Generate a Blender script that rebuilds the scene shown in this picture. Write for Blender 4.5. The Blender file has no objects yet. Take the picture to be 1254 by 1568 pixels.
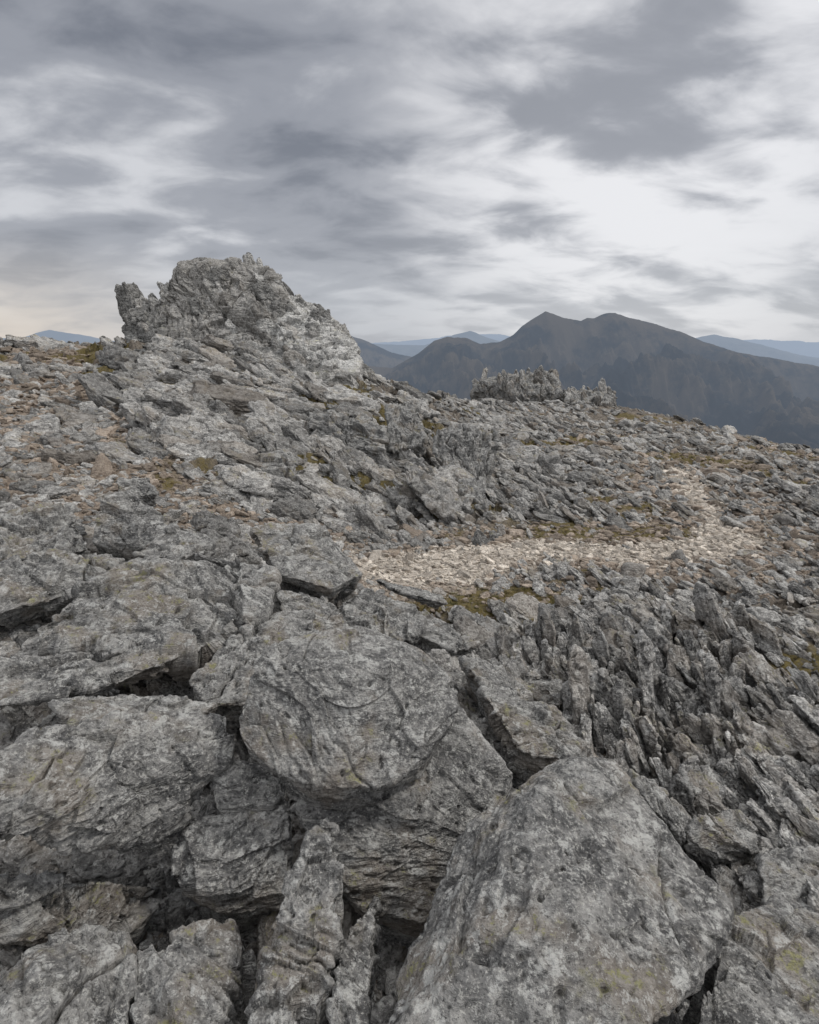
import bpy,bmesh,math
import numpy as np
R=math.radians
rng=np.random.default_rng(7)
scene=bpy.context.scene
# ------------------------------------------------------------ noise helpers
U=np.uint32
def h3(a,b,c,s):
    n=(a*73856093)^(b*19349663)^(c*83492791)^(s*26544357)
    n=(n&0xffffffff).astype(U)
    n^=n>>U(16); n*=U(0x7feb352d); n^=n>>U(15); n*=U(0x846ca68b); n^=n>>U(16)
    return n.astype(np.float32)*np.float32(1/4294967296.)
def vn(P,s=0):
    i=np.floor(P).astype(np.int64); f=(P-i).astype(np.float32); f=f*f*(3-2*f)
    o=np.zeros(len(P),np.float32)
    for a in(0,1):
        wa=f[:,0] if a else 1-f[:,0]
        for b in(0,1):
            wb=wa*(f[:,1] if b else 1-f[:,1])
            for c in(0,1):
                o+=wb*(f[:,2] if c else 1-f[:,2])*h3(i[:,0]+a,i[:,1]+b,i[:,2]+c,s)
    return o*2-1
def fbm(P,o=4,s=0,g=.5):
    t=0;a=1
    for k in range(o):
        t=t+a*vn(P*(2.03**k)+k*7.3,s+k); a*=g
    return t
def voro(P,s=0):
    i=np.floor(P).astype(np.int64); P=P.astype(np.float32)
    f1=np.full(len(P),9.,np.float32); f2=f1.copy(); D=np.zeros((len(P),3),np.float32); I=np.zeros((len(P),3),np.int64)
    for a in(-1,0,1):
        for b in(-1,0,1):
            for c in(-1,0,1):
                A=i[:,0]+a;B=i[:,1]+b;C=i[:,2]+c
                dx=P[:,0]-A-h3(A,B,C,s); dy=P[:,1]-B-h3(A,B,C,s+1); dz=P[:,2]-C-h3(A,B,C,s+2)
                d=np.sqrt(dx*dx+dy*dy+dz*dz); m=d<f1
                f2=np.where(m,f1,np.minimum(f2,d)); f1=np.where(m,d,f1)
                D[m]=np.stack([dx[m],dy[m],dz[m]],1); I[m]=np.stack([A[m],B[m],C[m]],1)
    return f1,f2,D,I
def facet(P,s=0,tilt=1.0,off=1.0):
    f1,f2,D,I=voro(P,s)
    r=[h3(I[:,0],I[:,1],I[:,2],s+5+k)-.5 for k in range(4)]
    return tilt*2*(r[0]*D[:,0]+r[1]*D[:,1]+r[2]*D[:,2])+off*r[3]*1.6, f2-f1
def norm(v): return v/np.maximum(np.linalg.norm(v,axis=-1,keepdims=True),1e-9)
def frame(b,along=(1,0,0.)):
    b=norm(np.array(b,float)); x=np.array(along,float); x=norm(x-b*(x@b)); y=np.cross(b,x)
    return np.stack([x,y,b],1)
def sstep(a,b,x):
    t=np.clip((x-a)/(b-a),0,1); return t*t*(3-2*t)
# ------------------------------------------------------------ mesh helper
def mkmesh(name,V,F,mat=None,smooth=True,attrs=None):
    me=bpy.data.meshes.new(name); n=F.shape[1]
    me.vertices.add(len(V)); me.vertices.foreach_set('co',np.asarray(V,np.float32).ravel())
    me.loops.add(F.size); me.loops.foreach_set('vertex_index',F.astype(np.int32).ravel())
    me.polygons.add(len(F)); me.polygons.foreach_set('loop_start',np.arange(0,F.size,n,dtype=np.int32))
    me.polygons.foreach_set('use_smooth',np.full(len(F),smooth))
    me.update(calc_edges=True)
    if attrs:
        for k,v in attrs.items():
            a=me.attributes.new(k,'FLOAT','POINT'); a.data.foreach_set('value',np.asarray(v,np.float32))
    if mat: me.materials.append(mat)
    return me
def mkobj(name,me,parent=None):
    o=bpy.data.objects.new(name,me); scene.collection.objects.link(o)
    if parent: o.parent=parent
    return o
def empty(name):
    o=bpy.data.objects.new(name,None); scene.collection.objects.link(o); return o
ICO={}
def ico(s):
    if s not in ICO:
        bm=bmesh.new(); bmesh.ops.create_icosphere(bm,subdivisions=s,radius=1)
        me=bpy.data.meshes.new('t'); bm.to_mesh(me); bm.free()
        V=np.empty(len(me.vertices)*3,np.float32); me.vertices.foreach_get('co',V)
        F=np.empty(len(me.loops),np.int32); me.loops.foreach_get('vertex_index',F)
        ICO[s]=(norm(V.reshape(-1,3)),F.reshape(-1,3)); bpy.data.meshes.remove(me)
    return ICO[s]
# ------------------------------------------------------------ node helper
class N:
    def __init__(s,nt): s.t=nt
    def n(s,ty,props=None,**ins):
        o=s.t.nodes.new(ty)
        for k,v in (props or {}).items(): setattr(o,k,v)
        for k,v in ins.items(): s.set(o.inputs[k],v)
        return o
    def set(s,sock,v):
        if isinstance(v,bpy.types.NodeSocket): s.t.links.new(v,sock)
        else: sock.default_value=v
    def math(s,op,a,b=0.):
        o=s.n('ShaderNodeMath',{'operation':op}); s.set(o.inputs[0],a); s.set(o.inputs[1],b); return o.outputs[0]
    def vm(s,op,a,b=(0,0,0)):
        o=s.n('ShaderNodeVectorMath',{'operation':op}); s.set(o.inputs[0],a); s.set(o.inputs[1],b); return o.outputs[0]
    def noise(s,v,sc,det=4,ro=.55,dist=0.):
        o=s.n('ShaderNodeTexNoise'); s.set(o.inputs['Vector'],v); o.inputs['Scale'].default_value=sc
        o.inputs['Detail'].default_value=det; o.inputs['Roughness'].default_value=ro; o.inputs['Distortion'].default_value=dist
        return o.outputs[0]
    def ss(s,v,a,b,lo=0.,hi=1.):
        o=s.n('ShaderNodeMapRange',{'interpolation_type':'SMOOTHSTEP'})
        s.set(o.inputs[0],v)
        for k,x in enumerate((a,b,lo,hi)): s.set(o.inputs[1+k],x)
        return o.outputs[0]
    def mix(s,f,a,b,mode='MIX'):
        o=s.n('ShaderNodeMix',{'data_type':'RGBA','blend_type':mode}); s.set(o.inputs[0],f)
        s.set(o.inputs[6],a if isinstance(a,bpy.types.NodeSocket) else (*a,1)); s.set(o.inputs[7],b if isinstance(b,bpy.types.NodeSocket) else (*b,1))
        return o.outputs[2]
def newmat(name):
    m=bpy.data.materials.new(name); m.use_nodes=True; m.node_tree.nodes.clear(); return m,N(m.node_tree)
def finish(q,col,h,d,rough=.9):
    b=q.n('ShaderNodeBsdfPrincipled'); q.set(b.inputs['Base Color'],col); b.inputs['Roughness'].default_value=rough
    b.inputs['Specular IOR Level'].default_value=.25
    o=q.n('ShaderNodeBump'); o.inputs['Strength'].default_value=1; o.inputs['Distance'].default_value=d; q.set(o.inputs['Height'],h)
    q.set(b.inputs['Normal'],o.outputs[0])
    out=q.n('ShaderNodeOutputMaterial'); q.set(out.inputs[0],b.outputs[0]); return b
def rockmat(name,inst,dark,light,brown=.3,lichen=1.,k=1.,point=True,bd=1.):
    m,q=newmat(name)
    geo=q.n('ShaderNodeNewGeometry'); oi=q.n('ShaderNodeObjectInfo')
    P=geo.outputs['Position']; rnd=oi.outputs['Random']
    med=q.noise(P,6*k,5,.68,.5)
    fine=q.noise(P,46*k,4,.78)
    mp=q.n('ShaderNodeMapping'); q.set(mp.inputs[0],P); mp.inputs['Rotation'].default_value=(R(20),R(-32),R(25)); mp.inputs['Scale'].default_value=(3*k,9*k,42*k)
    st=q.noise(mp.outputs[0],1.,3,.7,.6)
    big=q.noise(q.vm('ADD',P,(9,3,1)),2.2*k,3,.6)
    f=q.math('ADD',q.math('MULTIPLY',med,.45),q.math('MULTIPLY',st,.3))
    f=q.math('ADD',f,q.math('MULTIPLY',big,.25))
    f=q.ss(f,.39,.61)
    c=q.mix(f,dark,light)
    c=q.mix(q.ss(fine,.53,.66,0,.85),c,(light[0]*1.45,light[1]*1.45,light[2]*1.42))
    c=q.mix(q.ss(fine,.47,.34,0,.9),c,(dark[0]*.5,dark[1]*.5,dark[2]*.5))
    c=q.mix(q.math('MULTIPLY',q.ss(big,.5,.64),brown),c,(.21,.17,.132))
    sp=q.n('ShaderNodeSeparateXYZ'); q.set(sp.inputs[0],geo.outputs['Normal'])
    up=q.ss(sp.outputs[2],.2,.9)  # keeps lichen on upward faces, which also paints tops lighter as if lit
    lich=q.noise(q.vm('ADD',P,(3,7,5)),10*k,7,.80,.1)
    c=q.mix(q.math('MULTIPLY',q.ss(lich,.525,.595),q.math('MULTIPLY',up,.85*lichen)),c,(.55,.55,.53))
    c=q.mix(q.math('MULTIPLY',q.ss(lich,.45,.40),q.math('MULTIPLY',q.ss(big,.53,.61),q.math('MULTIPLY',up,.6*lichen))),c,(.31,.31,.11))
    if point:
        pt=geo.outputs['Pointiness']  # crevice shade and dirt painted into the colour by curvature, edges painted lighter
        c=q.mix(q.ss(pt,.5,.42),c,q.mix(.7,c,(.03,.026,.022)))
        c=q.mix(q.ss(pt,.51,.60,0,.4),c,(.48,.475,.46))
    if inst:
        v=q.n('ShaderNodeHueSaturation'); q.set(v.inputs['Value'],q.ss(rnd,0,1,.65,1.35)); q.set(v.inputs['Color'],c); c=v.outputs[0]
        c=q.mix(q.ss(q.math('FRACT',q.math('MULTIPLY',rnd,17.3)),.78,1,0,.35),c,(.26,.215,.17))
    hb=q.math('ADD',q.math('ADD',q.math('MULTIPLY',st,.7),med),q.math('MULTIPLY',fine,.36))
    finish(q,c,hb,.032*bd/k,.88)
    return m
DK=(.095,.095,.096); LT=(.385,.38,.366)
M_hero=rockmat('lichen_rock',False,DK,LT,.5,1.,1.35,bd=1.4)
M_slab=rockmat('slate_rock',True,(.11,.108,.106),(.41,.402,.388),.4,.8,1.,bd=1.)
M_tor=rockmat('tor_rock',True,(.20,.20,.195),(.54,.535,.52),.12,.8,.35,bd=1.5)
M_path=rockmat('path_gravel_stone',True,(.40,.35,.30),(.70,.64,.565),.3,.2,2.,False)
M_brown=rockmat('brown_gravel_stone',True,(.18,.145,.118),(.41,.345,.285),.3,.2,2.,False)
# ------------------------------------------------------------ terrain function
C=np.array([
(-1.5,.6,-2.35),(0,.8,-2.6),(1.2,.8,-2.6),(0,-1.2,-2.2),(-1.13,1.5,-2.38),(.2,1.6,-2.6),(-1.55,2.2,-2.25),(.0,2.3,-2.45),(-2.,3,-2.1),(-2.6,4,-1.95),(-3.5,5.5,-1.9),(-4.3,7,-1.8),(-7.2,12,-1.6),(-9.5,16,-1.2),(-14,24,-.1),(-11,24,.1),(-18,26,-.1),
(-.7,2.5,-2.25),(-1.03,3.6,-2.15),(-1.4,5,-2.3),(-1.96,7,-2.5),(-2.2,8.5,-2.3),(-2.8,10.5,-2.0),(-3.5,13.5,-1.8),(-4.3,17,-1.3),(-5.4,21.5,-.5),(-6,24,0),(-8,25,.2),(-7,33,-1.5),(-14,33,-1.5),
(.05,2.7,-2.45),(.05,4,-2.6),(.05,5.5,-2.8),(.1,7.5,-2.9),(.15,9.5,-3.0),(.2,11.5,-2.9),(.25,14,-2.7),(.27,18,-2.4),(.4,26,-2.1),(.5,34,-3.1),(-2,21,-1.4),
(.96,4.3,-2.72),(1.33,6.2,-2.87),(1.65,7.8,-2.9),(2.08,10,-3.05),(2.66,13,-3.2),(3.4,17,-3.25),(4.75,24,-3.2),(6.6,34,-3.1),(8,45,-5.5),
(1.34,2.6,-2.65),(1.64,3.3,-2.65),(2.16,4.5,-2.8),(2.9,6.3,-2.92),(3.64,8,-2.97),(4.7,10.5,-3.2),(6.2,14,-3.4),(8.2,19,-3.6),(12,28,-3.8),(15.3,36,-4.0),(18,46,-7.5),
(1.65,2,-2.6),(2.5,3.3,-2.6),(3.24,4.4,-2.68),(4.5,6.3,-2.88),(6.9,10,-3.12),(9.5,14,-3.5),(14,21,-4.0),(18.9,28,-4.75),(26,40,-10.3),
(-40,24,-2),(40,20,-9),(-20,0,-1.5),(20,0,-4),(0,-15,-1.5),(60,60,-22),(-60,60,-12),(0,70,-13),(-60,-30,-5),(60,-30,-14),(0,-60,-6)])
def tphi(r2): return .5*r2*np.log(r2+1e-6)
d2=((C[:,None,:2]-C[None,:,:2])**2).sum(2); n=len(C)
A=np.zeros((n+3,n+3)); A[:n,:n]=tphi(d2)+np.eye(n)*.3; A[:n,n]=1; A[:n,n+1:]=C[:,:2]; A[n:,:n]=A[:n,n:].T
W_=np.linalg.solve(A,np.concatenate([C[:,2],[0,0,0]]))
gx=np.arange(-70,70.01,.25); G=np.zeros((len(gx),len(gx)))
XX,YY=np.meshgrid(gx,gx,indexing='ij')
for k in range(n): G+=W_[k]*tphi((XX-C[k,0])**2+(YY-C[k,1])**2)
G+=W_[n]+W_[n+1]*XX+W_[n+2]*YY
def H0(x,y):
    r=np.hypot(x,y); s=np.minimum(1,46/np.maximum(r,1e-6)); xs=x*s; ys=y*s
    u=np.clip((xs+70)/.25,0,len(gx)-2); v=np.clip((ys+70)/.25,0,len(gx)-2); i=u.astype(int); j=v.astype(int); u=u-i; v=v-j
    z=G[i,j]*(1-u)*(1-v)+G[i+1,j]*u*(1-v)+G[i,j+1]*(1-u)*v+G[i+1,j+1]*u*v
    e=np.maximum(r-46,0)
    z=z-620*(1-np.exp(-e/1500))
    # grassy shoulder beyond the right-hand crest
    b=np.exp(-(np.maximum(np.abs(x-150)-30,0)/34)**2-((y-150)/40)**2); z=z+b*44
    return z
def pdist(x,y,pl):
    d=np.full(x.shape,1e9)
    for (a,b),(c,e) in zip(pl[:-1],pl[1:]):
        L=(c-a)**2+(e-b)**2; t=np.clip(((x-a)*(c-a)+(y-b)*(e-b))/L,0,1)
        d=np.minimum(d,np.hypot(x-a-t*(c-a),y-b-t*(e-b)))
    return d
TR=[(8.2,17),(7.4,15),(6.6,12.9),(6.35,11.5),(5.8,10.3),(5.2,9.),(4.4,8.4),(3.5,8.1),(2.7,8.2),(1.75,8.1),(.69,7.6),(-.06,7.2),(-.9,7.1)]
TL=[(-14,23),(-10.5,17),(-8.2,13),(-6.2,10),(-4.7,8.2),(-3.6,7.2)]
def masks(x,y):
    P=np.stack([x,y,x*0],-1).reshape(-1,3)
    n1=fbm(P*1.6,4,3).reshape(x.shape); n2=fbm(P*.45,4,9).reshape(x.shape)
    d=pdist(x,y,TR); w=.27+.04*np.clip(8-y,-1,2)+.26*sstep(9.8,8.3,y)+.08*sstep(11,15,y)
    path=1-sstep(w*.3,w*2.0,d+.26*n1)
    path=path*(1-.3*sstep(11,16,y))
    d2=pdist(x,y,TL); brown=1-sstep(1.1,2.8,d2+.9*n2+.3*n1)
    brown=np.maximum(brown,(1-sstep(1.0,2.3,d+.5*n1))*.85)
    brown=np.maximum(brown,sstep(.05,.5,n2+.4*n1)*sstep(3,6,x)*sstep(6,8,y)*.6)
    moss=sstep(.25,.7,n2+.5*n1-.1)*sstep(4,5.5,np.hypot(x,y))
    moss=np.maximum(moss,1-sstep(.5,1.1,np.hypot((x-1.1)*.75,(y-5.9))+.3*n1))
    moss=np.maximum(moss,1-sstep(.5,1.1,np.hypot((x-3.2)*.33,(y-9.3))+.4*n1))
    return path,brown,moss*(1-path)
def ground_disp(x,y,path,brown):
    r=np.hypot(x,y)
    P=np.stack([x,y,x*0],-1)
    wv=np.stack([vn(P*1.7,40),vn(P*1.7,41),vn(P*1.7,42)],-1)*.22
    Q=P+wv
    soft=np.clip(1-path*1.0-brown*.75,0.05,1)
    Rm=np.array([[.85,-.5,0],[.5,.85,0],[0,0,1]])
    a,e1=facet((Q@Rm)*np.array([.9,1.8,1]),11)
    b,e2=facet((Q@Rm)*np.array([2.6,5.,1])+5,21)
    lf=1-.5*sstep(0,3,x)
    h=(a*.13*sstep(1.5,4,r)*lf+b*.055)*soft
    h-= .05*soft*(1-sstep(0,.12,e2))
    h+=.05*fbm(P*2.2,5,50,.6)*np.maximum(soft,.25)
    h*=np.clip(r/12,.8,1+.9*lf)*sstep(90,45,r)
    far=sstep(200,700,r)
    return h+far*18*fbm(P*.006,5,60)
th=np.concatenate([np.linspace(-180,-56,60,endpoint=False),np.linspace(-56,56,980,endpoint=False),np.linspace(56,180,60,endpoint=False)])*math.pi/180
rr=np.concatenate([np.exp(np.linspace(math.log(.5),math.log(60),1000,endpoint=False)),np.exp(np.linspace(math.log(60),math.log(60000),130))])
RR,TH=np.meshgrid(rr,th,indexing='ij')
X=(RR*np.sin(TH)).ravel(); Y=(RR*np.cos(TH)).ravel()
pa,br,mo=masks(X,Y)
Z=H0(X,Y)+ground_disp(X,Y,pa,br)
nr,ntn=len(rr),len(th)
i=np.arange(nr-1)[:,None]*ntn; j=np.arange(ntn)[None,:]; j2=(j+1)%ntn
F=np.stack([i+j,i+j2,i+ntn+j2,i+ntn+j],-1).reshape(-1,4)
V=np.stack([X,Y,Z],1)
far=sstep(60,120,np.hypot(V[:,0],V[:,1]))
m_g,q=newmat('ground')
geo=q.n('ShaderNodeNewGeometry'); P=geo.outputs['Position']
at=lambda nm:q.n('ShaderNodeAttribute',{'attribute_name':nm}).outputs['Fac']
vo=q.n('ShaderNodeTexVoronoi'); q.set(vo.inputs['Vector'],q.vm('ADD',P,q.vm('MULTIPLY',q.n('ShaderNodeTexNoise',None,Vector=P,Scale=9.).outputs[1],(.12,.12,.12)))); vo.inputs['Scale'].default_value=11
vs=q.n('ShaderNodeSeparateColor'); q.set(vs.inputs[0],vo.outputs['Color'])
f=q.noise(P,26,4,.7); g=q.noise(P,2.2,3,.6)
c=q.mix(q.ss(g,.35,.65),(.095,.08,.066),(.21,.182,.152))
c=q.mix(q.math('MULTIPLY',vs.outputs[0],.55),c,(.30,.27,.235))
cb=q.mix(vs.outputs[1],(.175,.138,.108),(.36,.295,.235))
c=q.mix(at('brown'),c,cb)
c=q.mix(q.math('MULTIPLY',at('moss'),q.ss(f,.35,.55,.4,1.)),c,q.mix(f,(.06,.052,.018),(.21,.165,.06)))
c=q.mix(at('path'),c,q.mix(vs.outputs[2],(.38,.33,.28),(.68,.62,.54)))
c=q.mix(q.ss(f,.5,.35),c,q.mix(.4,c,(.03,.025,.02)))
c=q.mix(at('far'),c,q.mix(q.noise(P,.03,5,.7),(.20,.17,.13),(.34,.285,.215)))
finish(q,c,q.math('ADD',q.math('MULTIPLY',vo.outputs['Distance'],-1.),q.math('MULTIPLY',f,.6)),.05,.95)
mkobj('ground',mkmesh('ground',V,F,m_g,True,{'path':pa,'brown':br,'moss':mo,'far':far}))
# ------------------------------------------------------------ rocks
def shape_from_planes(nrm,d,s,ext,c,pw):
    D,F=ico(s)
    q=np.maximum(D@nrm.T/d,0)
    mx=q.max(1,keepdims=True); w=(q/mx)**pw
    r=1/(mx[:,0]*(w.sum(1))**(1/pw))
    n_=norm((w@nrm)/ext)
    return c+D*r[:,None]*ext,n_,F
def roughen(V,n_,sz,B,seed,amt=1.,cr=1.,fa=1.):
    Q=(V@B)/sz
    w=np.stack([vn(Q*.9+seed,1),vn(Q*.9+seed,2),vn(Q*.9+seed,3)],-1)*.35
    Q=Q+w+seed*3.1
    a,e=facet(Q*np.array([1.1,1.6,3.2]),31)
    b,e2=facet(Q*np.array([3.1,4.2,10.])+4,37)
    st=vn(Q*np.array([1.5,1.5,11.]),44)
    st2=fbm(Q*np.array([5,5,28.]),2,48)
    f=fbm(Q*3.,6,70,.62)
    t=Q[:,0]*.45+Q[:,1]*.2+Q[:,2]*.9+.30*vn(Q*1.3+5,81)+.06*vn(Q*6,82)
    ft=np.abs(t-np.round(t))
    ck=np.exp(-(ft/.022)**2)*sstep(-.05,.35,vn(Q*.8+31,83))
    t=Q[:,0]*.8-Q[:,1]*.5-Q[:,2]*.2+.22*vn(Q*1.6+15,84)
    ft=np.abs(t-np.round(t)); ck+=np.exp(-(ft/.018)**2)*sstep(.15,.45,vn(Q*.9+61,86))*.8
    pit=sstep(.62,.8,vn(Q*9+11,85))
    lump=vn(Q*1.4+3,90)
    d=sz*amt*(fa*(.11*a+.03*b)+.026*st+.012*st2+.035*f+.05*lump-.09*ck*cr-.04*pit)
    return V+n_*d[:,None]
Bd={'flat':frame((.32,-.25,.9)),'fin':frame((.9,-.25,.3),(0,.2,1)),'vert':frame((.75,.6,.15),(0,0,1)),'tor':frame((.55,-.45,.7))}
def hash_(s): return sum((i+1)*ord(c) for i,c in enumerate(s))%97*1.0
def hull(name,pts,h,s=7,bed='flat',sz=None,amt=1.,mat=None,back=0.,parent=None,pw=30,shr=.70,cr=1.,seed=None,fa=.85,inset=.95):
    p=np.array(pts,float)/100; c0=p.mean(0)
    p[:,:2]=c0[:2]+(p[:,:2]-c0[:2])*inset
    q=p.copy(); q[:,:2]=c0[:2]+(p[:,:2]-c0[:2])*shr; q[:,2]-=h; q[:,1]+=.2*h
    al=[p,q]
    if back: 
        b=p.copy(); b[:,1]+=back; b[:,2]-=.05*back; b[:,0]=c0[0]+(b[:,0]-c0[0])*.9; al+=[b,b-[0,0,h]]
    al=np.concatenate(al)
    ext=(al.max(0)-al.min(0))/2
    bm=bmesh.new()
    for v in al/ext: bm.verts.new(v)
    bmesh.ops.convex_hull(bm,input=bm.verts)
    hv=[v for v in bm.verts if v.link_faces]
    bm.normal_update()
    c=np.mean([v.co[:] for v in hv],0)
    ns=[];ds=[]
    for f in bm.faces:
        nn=np.array(f.normal)
        if np.linalg.norm(nn)<.5: continue
        dd=nn@(np.array(f.verts[0].co)-c)
        if dd<0: nn=-nn;dd=-dd
        if any(nn@k>.995 for k in ns): continue
        ns.append(nn);ds.append(max(dd,.05))
    bm.free()
    V,n_,F=shape_from_planes(np.array(ns),np.array(ds),s,ext,c*ext,pw)
    if sz is None: sz=float(np.sort(ext)[1])*1.1
    V=roughen(V,n_,sz,Bd[bed],(seed if seed is not None else hash_(name+str(pts[0]))),amt,cr,fa)
    return mkobj(name,mkmesh(name,V,F,mat or M_hero),parent),V,n_
f3=lambda s:[tuple(float(v) for v in t.split(',')) for t in s.split()]
HB=[
('boulder',"76,202,-160 56,197,-162 91,197,-168 104,171,-180 113,150,-183 102,136,-188 22,177,-177 11,160,-181 -1,142,-189 0,134,-196 -14,93,-176 40,130,-158 42,165,-157 62,102,-166",.5,8,'flat',dict(sz=.42,amt=.9,seed=5,fa=.5,cr=.7,pw=44,inset=.98)),
('boulder',"-64,237,-130 -40,252,-131 -20,262,-134 8,257,-145 25,242,-150 21,220,-160 5,199,-167 -10,190,-170 -28,186,-168 -46,188,-165 -71,199,-157 -76,211,-148 -65,225,-133 -20,225,-135",.28,8,'flat',dict(sz=.38,amt=.8,seed=8,fa=.45,cr=.5,shr=.76,inset=1.)),
('boulder',"25,262,-176 38,247,-184 53,230,-200 40,208,-207 21,193,-213 6,173,-224 -22,173,-215 -27,181,-201 -50,193,-187 -7,198,-184 -43,220,-180",.45,8,'flat',dict(sz=.38,amt=.8,seed=12,fa=.6,inset=.97)),
('rock_slab',"-151,160,-136 -145,180,-138 -122,205,-146 -79,225,-158 -74,210,-169 -83,195,-173 -97,175,-182 -116,160,-167 -138,140,-146",.14,8,'flat',dict(sz=.35,amt=.9,seed=21)),
('rock_slab',"-148,150,-174 -101,179,-206 -105,170,-213 -121,155,-206 -143,140,-188",.3,7,'flat',dict(sz=.25,amt=1.5)),
('boulder',"-87,200,-172 -79,210,-172 -57,210,-176 -51,200,-182 -57,195,-184 -80,192,-183",.12,7,'flat',dict(fa=.4)),
('boulder',"-100,185,-193 -79,195,-186 -52,200,-186 -47,190,-194 -48,175,-208 -73,170,-207 -92,170,-199",.4,7,'flat',dict(sz=.28,amt=.8)),
('rock_blade',"-34,175,-169 -27,175,-173 -22,165,-175 -27,140,-186 -25,115,-190 -48,115,-190 -47,135,-187 -43,155,-178 -38,165,-172",.3,7,'vert',dict(sz=.25)),
('rock_blade',"-11,162,-189 -17,150,-187 -14,135,-190 -13,115,-190 -24,115,-190 -23,140,-186",.25,7,'vert',dict(sz=.2)),
('boulder',"-127,120,-182 -121,140,-186 -112,150,-188 -94,150,-191 -88,135,-190 -80,115,-190 -114,105,-173",.4,7,'vert',dict(sz=.36,amt=.8)),
('boulder',"-92,140,-193 -76,150,-193 -62,155,-193 -55,148,-196 -53,135,-196 -57,115,-190 -80,112,-187",.4,7,'vert',dict(sz=.36,amt=.8)),
('boulder',"108,150,-197 121,160,-199 144,170,-204 171,170,-212 131,120,-198 74,110,-190 92,130,-192",.4,8,'flat',dict(sz=.35)),
('boulder',"169,220,-233 189,230,-239 219,230,-239 193,190,-244 160,185,-238 156,195,-236",.4,7,'flat',dict(sz=.25)),
('boulder',"147,240,-233 173,250,-236 185,245,-242 178,230,-244 154,225,-242 139,230,-239",.3,7,'flat',dict(sz=.22)),
('rock_blade',"119,260,-222 139,270,-235 151,240,-237 139,230,-239 126,240,-229",.3,7,'fin',dict(sz=.2)),
('boulder',"164,290,-245 190,300,-248 198,290,-257 179,270,-253 159,270,-248",.3,6,'flat',{}),
('rock_slab',"-227,300,-158 -215,340,-155 -199,380,-151 -167,420,-150 -134,400,-159 -99,400,-161 -91,350,-167 -114,300,-171 -156,310,-163 -204,280,-161",.25,8,'flat',dict(sz=.6,amt=1.15,fa=1)),
('rock_slab',"-225,260,-157 -186,275,-158 -133,300,-162 -126,285,-166 -159,255,-167 -204,230,-163",.1,7,'flat',dict(sz=.3,amt=1.1)),
('boulder',"-125,280,-178 -115,300,-173 -91,350,-169 -66,360,-172 -52,320,-173 -71,295,-174 -78,260,-180 -109,250,-177",.3,7,'flat',dict(sz=.35,amt=1.2)),
('rock_slab',"-310,380,-146 -276,400,-146 -219,420,-156 -222,360,-157 -270,320,-162",.2,7,'flat',dict(sz=.4,amt=1.2)),
('rock_slab',"-172,230,-158 -140,250,-166 -91,250,-172 -102,235,-170 -155,220,-163",.1,7,'flat',dict(sz=.25)),
('boulder',"-295,500,-172 -300,530,-134 -278,550,-136 -230,530,-158 -225,490,-175",.45,7,'flat',dict(sz=.4,amt=.8)),
('boulder',"-416,520,-159 -397,530,-153 -344,560,-151 -284,480,-172 -333,430,-176",.4,7,'flat',dict(sz=.45,amt=1.3,fa=1)),
('boulder',"-240,460,-170 -223,520,-159 -180,500,-172 -179,460,-176",.3,6,'flat',{}),
('boulder',"-161,540,-172 -126,560,-170 -89,560,-177 -41,500,-205 -67,460,-204 -115,460,-189",.3,7,'flat',dict(sz=.4,amt=.9)),
('boulder',"-329,620,-141 -298,640,-141 -284,620,-156 -318,600,-158",.2,6,'flat',{}),
('rock_slab',"-62,460,-213 -41,490,-213 8,460,-220 13,430,-223 -14,400,-230 -51,410,-221",.3,7,'flat',dict(sz=.3,amt=1.4)),
('rock_slab',"-108,420,-186 -68,430,-196 -43,390,-205 -70,370,-205 -97,390,-189",.2,7,'flat',dict(sz=.3)),
('rock_slab',"7,450,-224 42,460,-235 62,430,-238 38,410,-236 7,420,-227",.15,6,'flat',{}),
('boulder',"34,360,-207 63,370,-218 77,340,-226 67,310,-220 47,320,-208",.3,7,'flat',{}),
('boulder',"40,300,-195 91,310,-215 103,280,-221 86,260,-215 58,260,-209",.4,7,'flat',dict(amt=1.2)),
('rock_slab',"-37,520,-217 34,520,-234 39,500,-235 -16,490,-217",.07,6,'flat',{}),
('rock_slab',"72,390,-242 119,390,-247 110,350,-246 70,350,-232",.12,6,'flat',{}),
('boulder',"67,1300,-180 110,1320,-164 199,1300,-178 189,1270,-235 161,1200,-309 90,1220,-255 60,1250,-231",.5,7,'fin',dict(sz=.7,amt=1.2,inset=1.1)),
('boulder',"85,1150,-258 154,1160,-253 159,1060,-312 91,1040,-319",.4,6,'fin',dict(sz=.5,amt=1.2)),
('rock_outcrop',"-242,1350,-144 -104,1360,-146 -55,1300,-176 -54,1250,-217 -216,1270,-205",.5,7,'flat',dict(sz=.6,amt=1.3,fa=1,inset=1.)),
('rock_outcrop',"-61,1450,-135 22,1480,-130 36,1350,-218 -41,1320,-229",.6,7,'fin',dict(sz=.6,amt=1.3,fa=1,inset=1.)),
('rock_outcrop',"-429,1020,-181 -365,1060,-176 -214,1040,-185 -183,930,-217 -354,920,-214",.25,7,'flat',dict(sz=.7,amt=1.3,fa=1,inset=1.)),
('boulder',"-698,1100,-150 -664,1120,-145 -626,1080,-170 -647,1050,-182",.25,6,'flat',dict(inset=1.1)),
]
for nm,p,h,s,bd,kw in HB: hull(nm,f3(p),h,s,bd,**kw)
tor=empty('rock_tor'); oc=empty('spiky_rock_outcrop')
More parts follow.
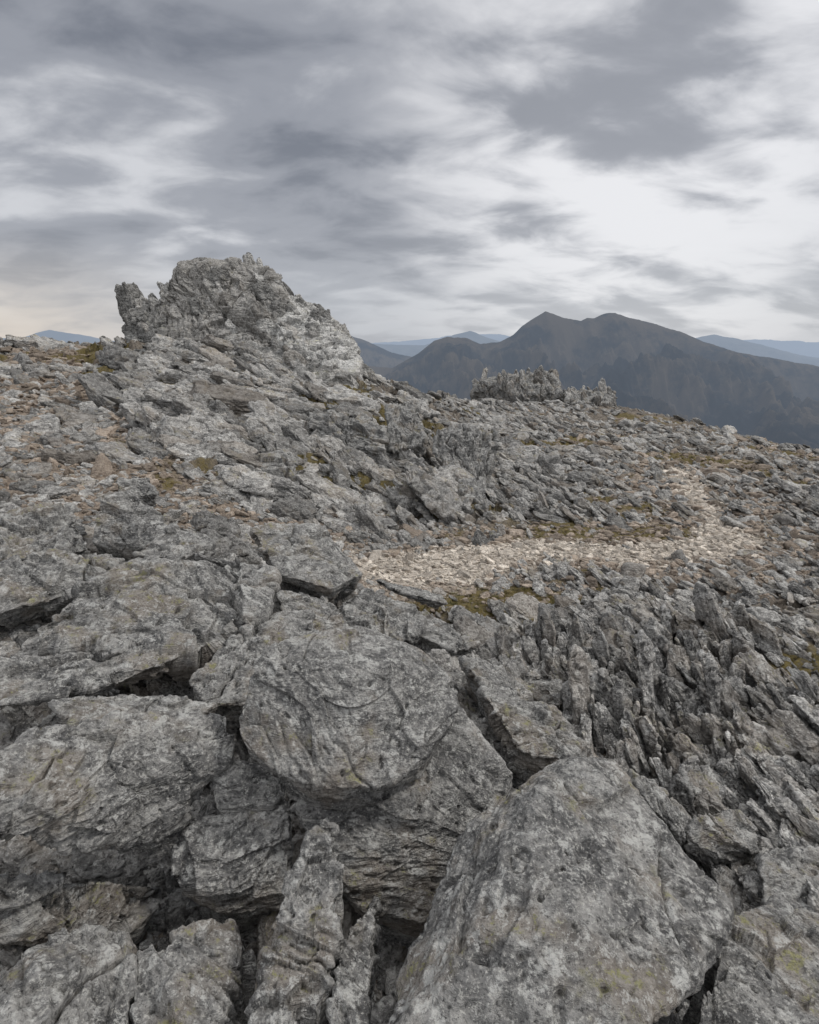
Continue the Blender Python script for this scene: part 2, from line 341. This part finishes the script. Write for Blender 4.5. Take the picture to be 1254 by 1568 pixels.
T=[("tor_summit_block","-996,2400,173 -976,2400,257 -928,2430,304 -894,2450,331 -813,2500,350 -655,2500,337 -577,2480,320 -525,2430,261 -484,2400,192 -432,2300,83 -550,2200,10 -902,2230,10 -988,2300,59",1.,8,2.6,1.3),
("tor_left_block","-1118,2360,105 -1112,2380,150 -1071,2400,168 -990,2400,170 -919,2300,107 -925,2230,22 -1064,2260,22",.7,7,2.,1.1),
("tor_right_shoulder","-514,2420,199 -438,2430,187 -399,2420,154 -332,2400,119 -278,2380,93 -240,2300,35 -176,2200,-37 -204,2100,-92 -374,2150,-36 -505,2220,34",1.,7,1.5,1.),
("tor_apron","-1072,2200,10 -889,2200,22 -545,2180,10 -347,2130,-24 -189,2070,-79 -284,2000,-98 -746,2050,-56",.8,7,0,1.)]
TP=[]
for nm,p,h,s,bk,sz in T:
    o,V,n_=hull(nm,f3(p),h,s,'tor',sz=sz,amt=1.15,mat=M_tor,back=bk,parent=tor,pw=30,shr=1.05,fa=1.,inset=.98)
    k=rng.choice(len(V),130 if s==8 else 60,replace=False); TP.append(np.concatenate([V[k],n_[k]],1))
TP=np.concatenate(TP)
OP=[]
for p in ("376,3600,-236 435,3600,-185 656,3600,-169 896,3600,-138 948,3600,-197 958,3500,-249 663,3400,-261","918,3500,-259 1090,3550,-251 1252,3550,-274 1204,3400,-308 921,3350,-304"):
    o,V,n_=hull('outcrop_block',f3(p),.8,7,'fin',sz=1.,amt=1.2,back=1.5,parent=oc,fa=1.,shr=1.)
    k=rng.choice(len(V),80,replace=False); OP.append(np.concatenate([V[k],n_[k]],1))
OP=np.concatenate(OP)
def proto(i,ext,s,mat,pw=26,amt=1.):
    r=np.random.default_rng(100+i)
    k=r.integers(7,12); nn=norm(r.normal(size=(k,3))*np.array([1,1,.45])); dd=r.uniform(.68,1.,k)
    nn=np.concatenate([nn,[[.08,.05,1],[-.06,.1,-1],[1,.1,.05],[-1,-.15,.1],[.1,1,0],[-.15,-1,0]]]); nn=norm(nn); dd=np.append(dd,[.85,.85,.95,.98,.9,.95])
    V,n_,F=shape_from_planes(nn,dd,s,np.array(ext),np.zeros(3),pw)
    V=roughen(V,n_,.55,np.eye(3),i*1.7,amt,.6)
    me=mkmesh('stone_%02d'%i,V,F,mat); return bpy.data.objects.new('stone_%02d'%i,me)
def coll(name,exts,s,mat,base):
    c=bpy.data.collections.new(name)
    for k,e in enumerate(exts): c.objects.link(proto(base+k,e,s,mat))
    return c
SL=[(1,.62,.16),(1,.5,.14),(1,.75,.18),(1,.45,.2),(1,.6,.12),(1,.55,.3),(1,.7,.42),(1,.4,.13),(1,.66,.15),(1,.5,.24)]
BL=[(1,.42,.13),(1,.35,.16),(1,.5,.12),(1,.3,.14),(1,.45,.2)]
CB=[(1,.8,.4),(1,.7,.3),(1,.65,.5),(1,.6,.22)]
c_slab=coll('slab_stones',SL,6,M_slab,0)
c_blade=coll('blade_stones',BL,6,M_slab,20)
c_tor=coll('tor_stones',BL+[(1,.8,.4)],6,M_tor,30)
c_path=coll('path_stones',CB,4,M_path,40)
c_brown=coll('brown_stones',CB,4,M_brown,50)
c_chip=coll('chip_stones',CB+SL[:3],4,M_slab,60)
# grass tufts
m_gr,q=newmat('dry_grass'); oi=q.n('ShaderNodeObjectInfo')
b=q.n('ShaderNodeBsdfPrincipled'); q.set(b.inputs['Base Color'],q.mix(oi.outputs['Random'],(.10,.10,.03),(.26,.20,.09))); b.inputs['Roughness'].default_value=.9
o=q.n('ShaderNodeOutputMaterial'); q.set(o.inputs[0],b.outputs[0])
c_grass=bpy.data.collections.new('grass_tufts')
for t in range(3):
    vs_=[];fs_=[]
    for k in range(70):
        a=rng.uniform(0,6.28); rad=rng.uniform(0,.55); px,py=rad*math.cos(a),rad*math.sin(a); d=rng.uniform(0,6.28); L=rng.uniform(.3,.8); ln=rng.uniform(.3,1.)
        w_=.022; tx,ty=-math.sin(d)*w_,math.cos(d)*w_; mx,my=px+math.cos(d)*L*.25*ln,py+math.sin(d)*L*.25*ln; ex,ey=px+math.cos(d)*L*ln,py+math.sin(d)*L*ln
        n0=len(vs_); vs_+=[(px-tx,py-ty,0),(px+tx,py+ty,0),(mx+tx*.8,my+ty*.8,L*.55),(mx-tx*.8,my-ty*.8,L*.55),(ex,ey,L*.8)]
        fs_+=[(n0,n0+1,n0+2),(n0,n0+2,n0+3),(n0+3,n0+2,n0+4)]
    c_grass.objects.link(bpy.data.objects.new('tuft_%d'%t,mkmesh('tuft_%d'%t,np.array(vs_),np.array(fs_),m_gr,False)))
def gn(colln):
    g=bpy.data.node_groups.new('scatter_'+colln.name,'GeometryNodeTree')
    g.interface.new_socket('Geometry',in_out='INPUT',socket_type='NodeSocketGeometry'); g.interface.new_socket('Geometry',in_out='OUTPUT',socket_type='NodeSocketGeometry')
    a=g.nodes.new('NodeGroupInput'); b=g.nodes.new('NodeGroupOutput'); ip=g.nodes.new('GeometryNodeInstanceOnPoints')
    ci=g.nodes.new('GeometryNodeCollectionInfo'); ci.inputs[0].default_value=colln; ci.inputs['Separate Children'].default_value=True; ci.inputs['Reset Children'].default_value=True
    L=g.links.new
    L(a.outputs[0],ip.inputs['Points']); L(ci.outputs[0],ip.inputs['Instance']); ip.inputs['Pick Instance'].default_value=True
    def na(n,t):
        x=g.nodes.new('GeometryNodeInputNamedAttribute'); x.data_type=t; x.inputs[0].default_value=n
        return [o for o in x.outputs if o.enabled and o.name=='Attribute'][0]
    L(na('idx','INT'),ip.inputs['Instance Index'])
    e=g.nodes.new('FunctionNodeEulerToRotation'); L(na('rot','FLOAT_VECTOR'),e.inputs[0]); L(e.outputs[0],ip.inputs['Rotation'])
    L(na('scl','FLOAT_VECTOR'),ip.inputs['Scale']); L(ip.outputs[0],b.inputs[0])
    return g
GN={}
def scatter(name,P,zax,xax,size,colln,parent=None):
    n=len(P); z=norm(zax); x=norm(xax-z*(xax*z).sum(1,keepdims=True)); y=np.cross(z,x)
    rot=np.stack([np.arctan2(y[:,2],z[:,2]),-np.arcsin(np.clip(x[:,2],-1,1)),np.arctan2(x[:,1],x[:,0])],1)
    me=bpy.data.meshes.new(name); me.vertices.add(n); me.vertices.foreach_set('co',P.astype(np.float32).ravel())
    a=me.attributes.new('rot','FLOAT_VECTOR','POINT'); a.data.foreach_set('vector',rot.astype(np.float32).ravel())
    a=me.attributes.new('scl','FLOAT_VECTOR','POINT'); a.data.foreach_set('vector',(size[:,None]*rng.uniform(.8,1.25,(n,3))).astype(np.float32).ravel())
    a=me.attributes.new('idx','INT','POINT'); a.data.foreach_set('value',rng.integers(0,len(colln.objects),n).astype(np.int32))
    o=mkobj(name,me,parent)
    if colln.name not in GN: GN[colln.name]=gn(colln)
    md=o.modifiers.new('scatter','NODES'); md.node_group=GN[colln.name]; return o
def bednormal(P,jit):
    x,y=P[:,0],P[:,1]
    a=22+12*vn(np.stack([x*.25,y*.25,x*0],1),5)
    a=a+18*sstep(-4,0,x)*sstep(18,8,y)*sstep(6,2,x)
    a=np.radians(a); z=np.stack([np.sin(a),-.2+0*a,np.cos(a)],1)
    return norm(z+rng.normal(size=(len(P),3))*jit)
def pts(nn,r0,r1,half=58):
    t=np.radians(rng.uniform(-half,half,nn)); r=np.exp(rng.uniform(math.log(r0),math.log(r1),nn))
    return r*np.sin(t),r*np.cos(t)
def surf(x,y):
    p,b,m=masks(x,y); return H0(x,y)+ground_disp(x,y,p,b),p,b,m
x,y=pts(34000,2.2,48); z,p,b,m=surf(x,y); r=np.hypot(x,y)
cl=fbm(np.stack([x*.5,y*.5,x*0],1)*np.clip(12/r,.4,1)[:,None],3,90)
keep=(rng.random(len(x))<np.clip(1-p*2.2-b*.96-m*.85,0,1)*np.clip(.7+cl*.9,.08,1))
keep&=~((x>-14)&(x<-1.8)&(y>22.6)&(y<31))
fz=(x>.9)&(x/y<.7)&(y>2.3)&(y<5.)
keep&=~(fz&(rng.random(len(x))<.45))
x,y,z,r,cl,fin=[v[keep] for v in(x,y,z,r,cl,fz)]
size=.031*r**.76*np.exp(np.clip(rng.normal(0,.48,len(x)),-1.5,.95))*(1+.35*np.clip(cl,-.5,1))
size*=(1-.38*sstep(-.5,3,x)*sstep(5,8,y))*(1-.35*sstep(17,26,y))
P=np.stack([x,y,z+size*.10],1)
zb=bednormal(P,.16); xa=np.tile([.9,-.1,-.4],(len(P),1))+rng.normal(size=(len(P),3))*.55
k=fin
zb[k]=norm(np.array([.8,-.25,.5])+rng.normal(size=(k.sum(),3))*.28); xa[k]=np.array([-.4,.15,1.])+rng.normal(size=(k.sum(),3))*.3
scatter('slate_slabs',P,zb,xa,size,c_slab)
x,y=pts(1500,6.5,23); z,p,b,m=surf(x,y); k=(x<1.2)&(b+p<.3)&(fbm(np.stack([x*.45,y*.45,x*0],1),3,97)>-.05); x,y,z=x[k],y[k],z[k]; r=np.hypot(x,y)
size=.072*r**.72*np.exp(rng.normal(0,.25,len(x))); P=np.stack([x,y,z+size*.2],1)
scatter('layered_slabs',P,bednormal(P,.09),np.tile([.95,-.1,-.35],(len(P),1))+rng.normal(size=(len(P),3))*.35,size,c_slab)
x=rng.uniform(.75,4.,420); y=rng.uniform(2.6,5.1,420); z,p,b,m=surf(x,y)
k=(m+p<.4)&(x/y<.68)&(x/y>.2); x,y,z=x[k],y[k],z[k]; size=.205*np.exp(rng.normal(0,.33,len(x)))*np.clip(y/4,.7,1.1)
P=np.stack([x,y,z+size*.3],1)
scatter('slate_fins',P,np.array([.85,-.3,.3])+rng.normal(size=(len(P),3))*.22,np.array([-.38,.12,1.])+rng.normal(size=(len(P),3))*.22,size,c_blade)
x,y=pts(2600,5.8,30); z,p,b,m=surf(x,y); k=(p+b+m<.4)&~((x>-14)&(x<-1.8)&(y>21)&(y<31))&(x<4)&(y>9)&(fbm(np.stack([x*.4,y*.4,x*0],1),3,95)>.1); x,y,z=x[k],y[k],z[k]; r=np.hypot(x,y)
size=.03*r**.78*np.exp(rng.normal(0,.4,len(x))); P=np.stack([x,y,z+size*.15],1)
scatter('tilted_slate_blades',P,np.array([.7,-.4,.6])+rng.normal(size=(len(P),3))*.3,np.array([-.6,.2,.8])+rng.normal(size=(len(P),3))*.4,size,c_blade)
x,y=pts(52000,1.2,34); z,p,b,m=surf(x,y); k=rng.random(len(x))>p*.75+m*.75+b*.4; x,y,z=x[k],y[k],z[k]; r=np.hypot(x,y)
size=.0105*r**.8*np.exp(rng.normal(0,.45,len(x))); P=np.stack([x,y,z+size*.1],1)
scatter('slate_chips',P,bednormal(P,.3),rng.normal(size=(len(P),3)),size,c_chip)
x=rng.uniform(-1.6,9,80000); y=rng.uniform(6.1,18,80000); z,p,b,m=surf(x,y); k=(rng.random(len(x))<p*1.1); x,y,z=x[k],y[k],z[k]
size=.021*np.exp(rng.normal(0,.55,len(x)))*np.clip(y/8,1,2); P=np.stack([x,y,z+size*.1],1)
scatter('path_gravel',P,np.array([0,0,1.])+rng.normal(size=(len(P),3))*.35,rng.normal(size=(len(P),3)),size,c_path)
x,y=pts(46000,5,32); z,p,b,m=surf(x,y); k=(rng.random(len(x))<b*.8)&(p<.7); x,y,z=x[k],y[k],z[k]; r=np.hypot(x,y)
size=.0058*r**.9*np.exp(rng.normal(0,.5,len(x))); P=np.stack([x,y,z+size*.1],1)
scatter('brown_gravel',P,np.array([0,0,1.])+rng.normal(size=(len(P),3))*.35,rng.normal(size=(len(P),3)),size,c_brown)
x,y=pts(1300,6,22); z,p,b,m=surf(x,y); k=(b>.3)&(p<.45); x,y,z=x[k],y[k],z[k]; r=np.hypot(x,y)
size=.024*r**.8*np.exp(rng.normal(0,.4,len(x))); P=np.stack([x,y,z+size*.08],1)
scatter('loose_flagstones',P,bednormal(P,.12),rng.normal(size=(len(P),3)),size,c_slab)
x,y=pts(1500,1.2,6.0,52); z,p,b,m=surf(x,y); k=(p+m<.4)&(x<1.2)&(y>1.2); x,y,z=x[k],y[k],z[k]; r=np.hypot(x,y)
size=.065*r**.6*np.exp(rng.normal(0,.38,len(x))); P=np.stack([x,y,z+size*.1],1)
scatter('foreground_stones',P,bednormal(P,.3),rng.normal(size=(len(P),3)),size,c_slab)
x,y=pts(26000,4.2,26); z,p,b,m=surf(x,y); k=rng.random(len(x))<np.clip(m-.35,0,1)*1.1; x,y,z=x[k],y[k],z[k]
size=rng.uniform(.035,.075,len(x))*np.clip(y/10,1,1.8); P=np.stack([x,y,z-.01],1)
scatter('grass',P,np.array([0,0,1.])+rng.normal(size=(len(P),3))*.12,rng.normal(size=(len(P),3)),size,c_grass)
def shards(name,TPx,base,colln,par,zd,xd,j=.22):
    s=base*np.exp(rng.normal(0,.4,len(TPx)))
    scatter(name,TPx[:,:3]-TPx[:,3:]*s[:,None]*.22,np.array(zd)+rng.normal(size=(len(TPx),3))*j,np.array(xd)+rng.normal(size=(len(TPx),3))*j,s,colln,par)
shards('tor_shards',TP,.40,c_tor,tor,(.5,-.7,.35),(-.35,.1,1.))
shards('outcrop_shards',OP,.42,c_blade,oc,(.6,-.6,.2),(-.3,.1,1.),.35)
# ------------------------------------------------------------ mountains
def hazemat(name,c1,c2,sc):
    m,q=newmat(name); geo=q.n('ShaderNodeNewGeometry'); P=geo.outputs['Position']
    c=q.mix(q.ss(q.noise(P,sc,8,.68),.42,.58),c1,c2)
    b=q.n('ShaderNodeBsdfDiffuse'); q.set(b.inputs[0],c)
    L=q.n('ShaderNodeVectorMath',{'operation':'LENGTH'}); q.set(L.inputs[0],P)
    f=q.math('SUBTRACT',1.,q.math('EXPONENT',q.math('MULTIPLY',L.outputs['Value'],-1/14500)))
    e=q.n('ShaderNodeEmission'); e.inputs[0].default_value=(.37,.44,.55,1)  # aerial haze painted on as emission, stronger with distance from the origin
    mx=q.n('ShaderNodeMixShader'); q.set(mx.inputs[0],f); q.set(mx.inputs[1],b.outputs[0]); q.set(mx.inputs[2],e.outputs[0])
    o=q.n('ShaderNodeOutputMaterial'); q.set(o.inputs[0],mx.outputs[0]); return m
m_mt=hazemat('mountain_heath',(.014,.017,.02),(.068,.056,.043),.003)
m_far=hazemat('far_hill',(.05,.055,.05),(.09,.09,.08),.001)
def mrange(name,cr,Yc,D,base,mat,amp,nx=900,ny=300,jag=6,sc=1.):
    cr=np.array(cr,float); xs=np.linspace(cr[0,0],cr[-1,0],nx); zc=np.interp(xs,cr[:,0],cr[:,1])
    Pn=np.stack([xs/220/sc,xs*0,xs*0],1); zc=zc+jag*fbm(Pn*1.5,5,7,.6)
    t=np.concatenate([np.linspace(-.35,0,40,endpoint=False),np.linspace(0,1,ny)])
    T_,X_=np.meshgrid(t,xs,indexing='ij'); Zc=np.broadcast_to(zc,T_.shape)
    Yv=Yc-T_*D
    a=np.abs(T_); drop=(Zc-base)*(1-(1-np.clip(a,0,1))**1.55)
    Z_=Zc-np.where(T_<0,(a*2.0)*(Zc-base),drop)
    Q=np.stack([X_.ravel()/(520*sc),Yv.ravel()/(1100*sc),X_.ravel()*0],1)
    rd=1-np.abs(fbm(Q+.3*fbm(Q*.7,2,3)[:,None],6,17,.58)); 
    Z_=Z_+amp*(rd.reshape(T_.shape)-.85)*sstep(0,.14,a)
    nyy=len(t); i=np.arange(nyy-1)[:,None]*nx; j=np.arange(nx-1)[None,:]
    F=np.stack([i+j,i+nx+j,i+nx+j+1,i+j+1],-1).reshape(-1,4)
    return mkobj(name,mkmesh(name,np.stack([X_.ravel(),Yv.ravel(),Z_.ravel()],1),F,mat))
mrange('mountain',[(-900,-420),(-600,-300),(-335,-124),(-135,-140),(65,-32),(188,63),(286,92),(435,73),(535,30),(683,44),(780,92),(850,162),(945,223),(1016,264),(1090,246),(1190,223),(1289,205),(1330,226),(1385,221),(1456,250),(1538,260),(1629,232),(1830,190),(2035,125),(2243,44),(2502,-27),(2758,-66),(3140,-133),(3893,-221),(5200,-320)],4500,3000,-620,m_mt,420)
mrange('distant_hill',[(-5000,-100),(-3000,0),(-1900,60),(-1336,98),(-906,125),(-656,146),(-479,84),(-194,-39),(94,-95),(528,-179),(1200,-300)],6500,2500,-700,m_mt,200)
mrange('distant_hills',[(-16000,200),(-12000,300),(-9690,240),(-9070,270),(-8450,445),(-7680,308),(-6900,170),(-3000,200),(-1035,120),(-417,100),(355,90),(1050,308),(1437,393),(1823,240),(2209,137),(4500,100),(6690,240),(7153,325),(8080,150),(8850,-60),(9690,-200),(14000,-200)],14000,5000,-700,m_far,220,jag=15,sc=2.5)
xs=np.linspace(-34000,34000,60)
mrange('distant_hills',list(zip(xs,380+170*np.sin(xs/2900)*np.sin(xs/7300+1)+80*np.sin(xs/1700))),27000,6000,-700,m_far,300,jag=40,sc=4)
# ------------------------------------------------------------ world
w=bpy.data.worlds.new("World"); scene.world=w; w.use_nodes=True; nt=w.node_tree; nt.nodes.clear(); q=N(nt)
SE,SA=R(42),R(80)
sky=q.n('ShaderNodeTexSky',{'sky_type':'NISHITA','sun_disc':False,'sun_elevation':SE,'sun_rotation':SA})
tc=q.n('ShaderNodeTexCoord'); sp=q.n('ShaderNodeSeparateXYZ'); q.set(sp.inputs[0],tc.outputs['Generated'])
zz=q.math('ADD',q.math('MAXIMUM',sp.outputs[2],0.),.26)
cx=q.n('ShaderNodeCombineXYZ'); q.set(cx.inputs[0],q.math('DIVIDE',sp.outputs[0],zz)); q.set(cx.inputs[1],q.math('DIVIDE',sp.outputs[1],zz))
mp=q.n('ShaderNodeMapping'); q.set(mp.inputs[0],cx.outputs[0]); mp.inputs['Location'].default_value=(7.4,2.1,0); mp.inputs['Rotation'].default_value=(0,0,R(-40)); mp.inputs['Scale'].default_value=(.95,1.4,1)
n1=q.noise(mp.outputs[0],1.15,2,.5,.2); n2=q.noise(mp.outputs[0],3.0,6,.52,.3)
f=q.math('ADD',q.math('MULTIPLY',n1,.5),q.math('MULTIPLY',n2,.5))
# deck is thicker higher up on the right
f=q.math('SUBTRACT',f,q.math('MULTIPLY',q.ss(sp.outputs[2],.30,.55),q.ss(sp.outputs[0],-.2,.3,0.,.085)))
cr=q.n('ShaderNodeValToRGB'); q.set(cr.inputs[0],f)
el=cr.color_ramp.elements; cr.color_ramp.interpolation='EASE'; el[0].position=.38; el[0].color=(1.9,2.05,2.42,1); el[1].position=.64; el[1].color=(6.8,6.9,7.2,1)
e=el.new(.50); e.color=(3.3,3.45,3.85,1)
col=cr.outputs[0]
col=q.mix(q.ss(sp.outputs[2],.34,.62,0,.3),col,(2.6,2.75,3.1))
lowb=q.ss(sp.outputs[2],.36,.06)
col=q.mix(q.math('MULTIPLY',lowb,.35),col,(5.3,5.4,5.75))
hz=q.ss(sp.outputs[2],.17,.0)
warm=q.ss(sp.outputs[0],-.25,-.6)
hc=q.mix(warm,(5.5,5.7,6.1),(7.4,6.7,6.0))
hz=q.math('MULTIPLY',hz,q.ss(n2,.35,.6,.6,.95))
col=q.mix(hz,col,hc)
dt=q.n('ShaderNodeVectorMath',{'operation':'DOT_PRODUCT'}); q.set(dt.inputs[0],tc.outputs['Generated']); dt.inputs[1].default_value=(.33,.90,.28)
g=q.math('MULTIPLY',q.ss(dt.outputs['Value'],.89,1.0),q.ss(f,.42,.56,.2,1))
col=q.mix(g,col,(8.6,8.6,8.8))
bk=q.ss(sp.outputs[2],.78,1.)  # brightness added overhead and behind the camera, out of frame, to light rocks
bk=q.math('MAXIMUM',bk,q.ss(sp.outputs[1],-.1,-.8,0,.3))
col=q.mix(bk,col,(20.,19.7,19.3))
col=q.mix(.94,sky.outputs[0],col)
bg=q.n('ShaderNodeBackground'); q.set(bg.inputs[0],col); bg.inputs[1].default_value=.1
o=q.n('ShaderNodeOutputWorld'); q.set(o.inputs[0],bg.outputs[0])
ld=bpy.data.lights.new('sun','SUN'); ld.energy=1.5; ld.angle=R(10); ld.color=(1,.95,.88)
lo=bpy.data.objects.new('sun',ld); scene.collection.objects.link(lo)
from mathutils import Vector
sd=Vector((math.sin(SA)*math.cos(SE),math.cos(SA)*math.cos(SE),math.sin(SE)))
lo.rotation_euler=sd.to_track_quat('Z','Y').to_euler()
# ------------------------------------------------------------ camera
cd=bpy.data.cameras.new('camera'); cd.sensor_fit='VERTICAL'; cd.sensor_height=36; cd.lens=20; cd.clip_start=.05; cd.clip_end=120000
co=bpy.data.objects.new('camera',cd); scene.collection.objects.link(co); co.rotation_euler=(R(74),0,0); scene.camera=co
scene.view_settings.view_transform='Standard'; scene.view_settings.look='None'; scene.view_settings.exposure=0
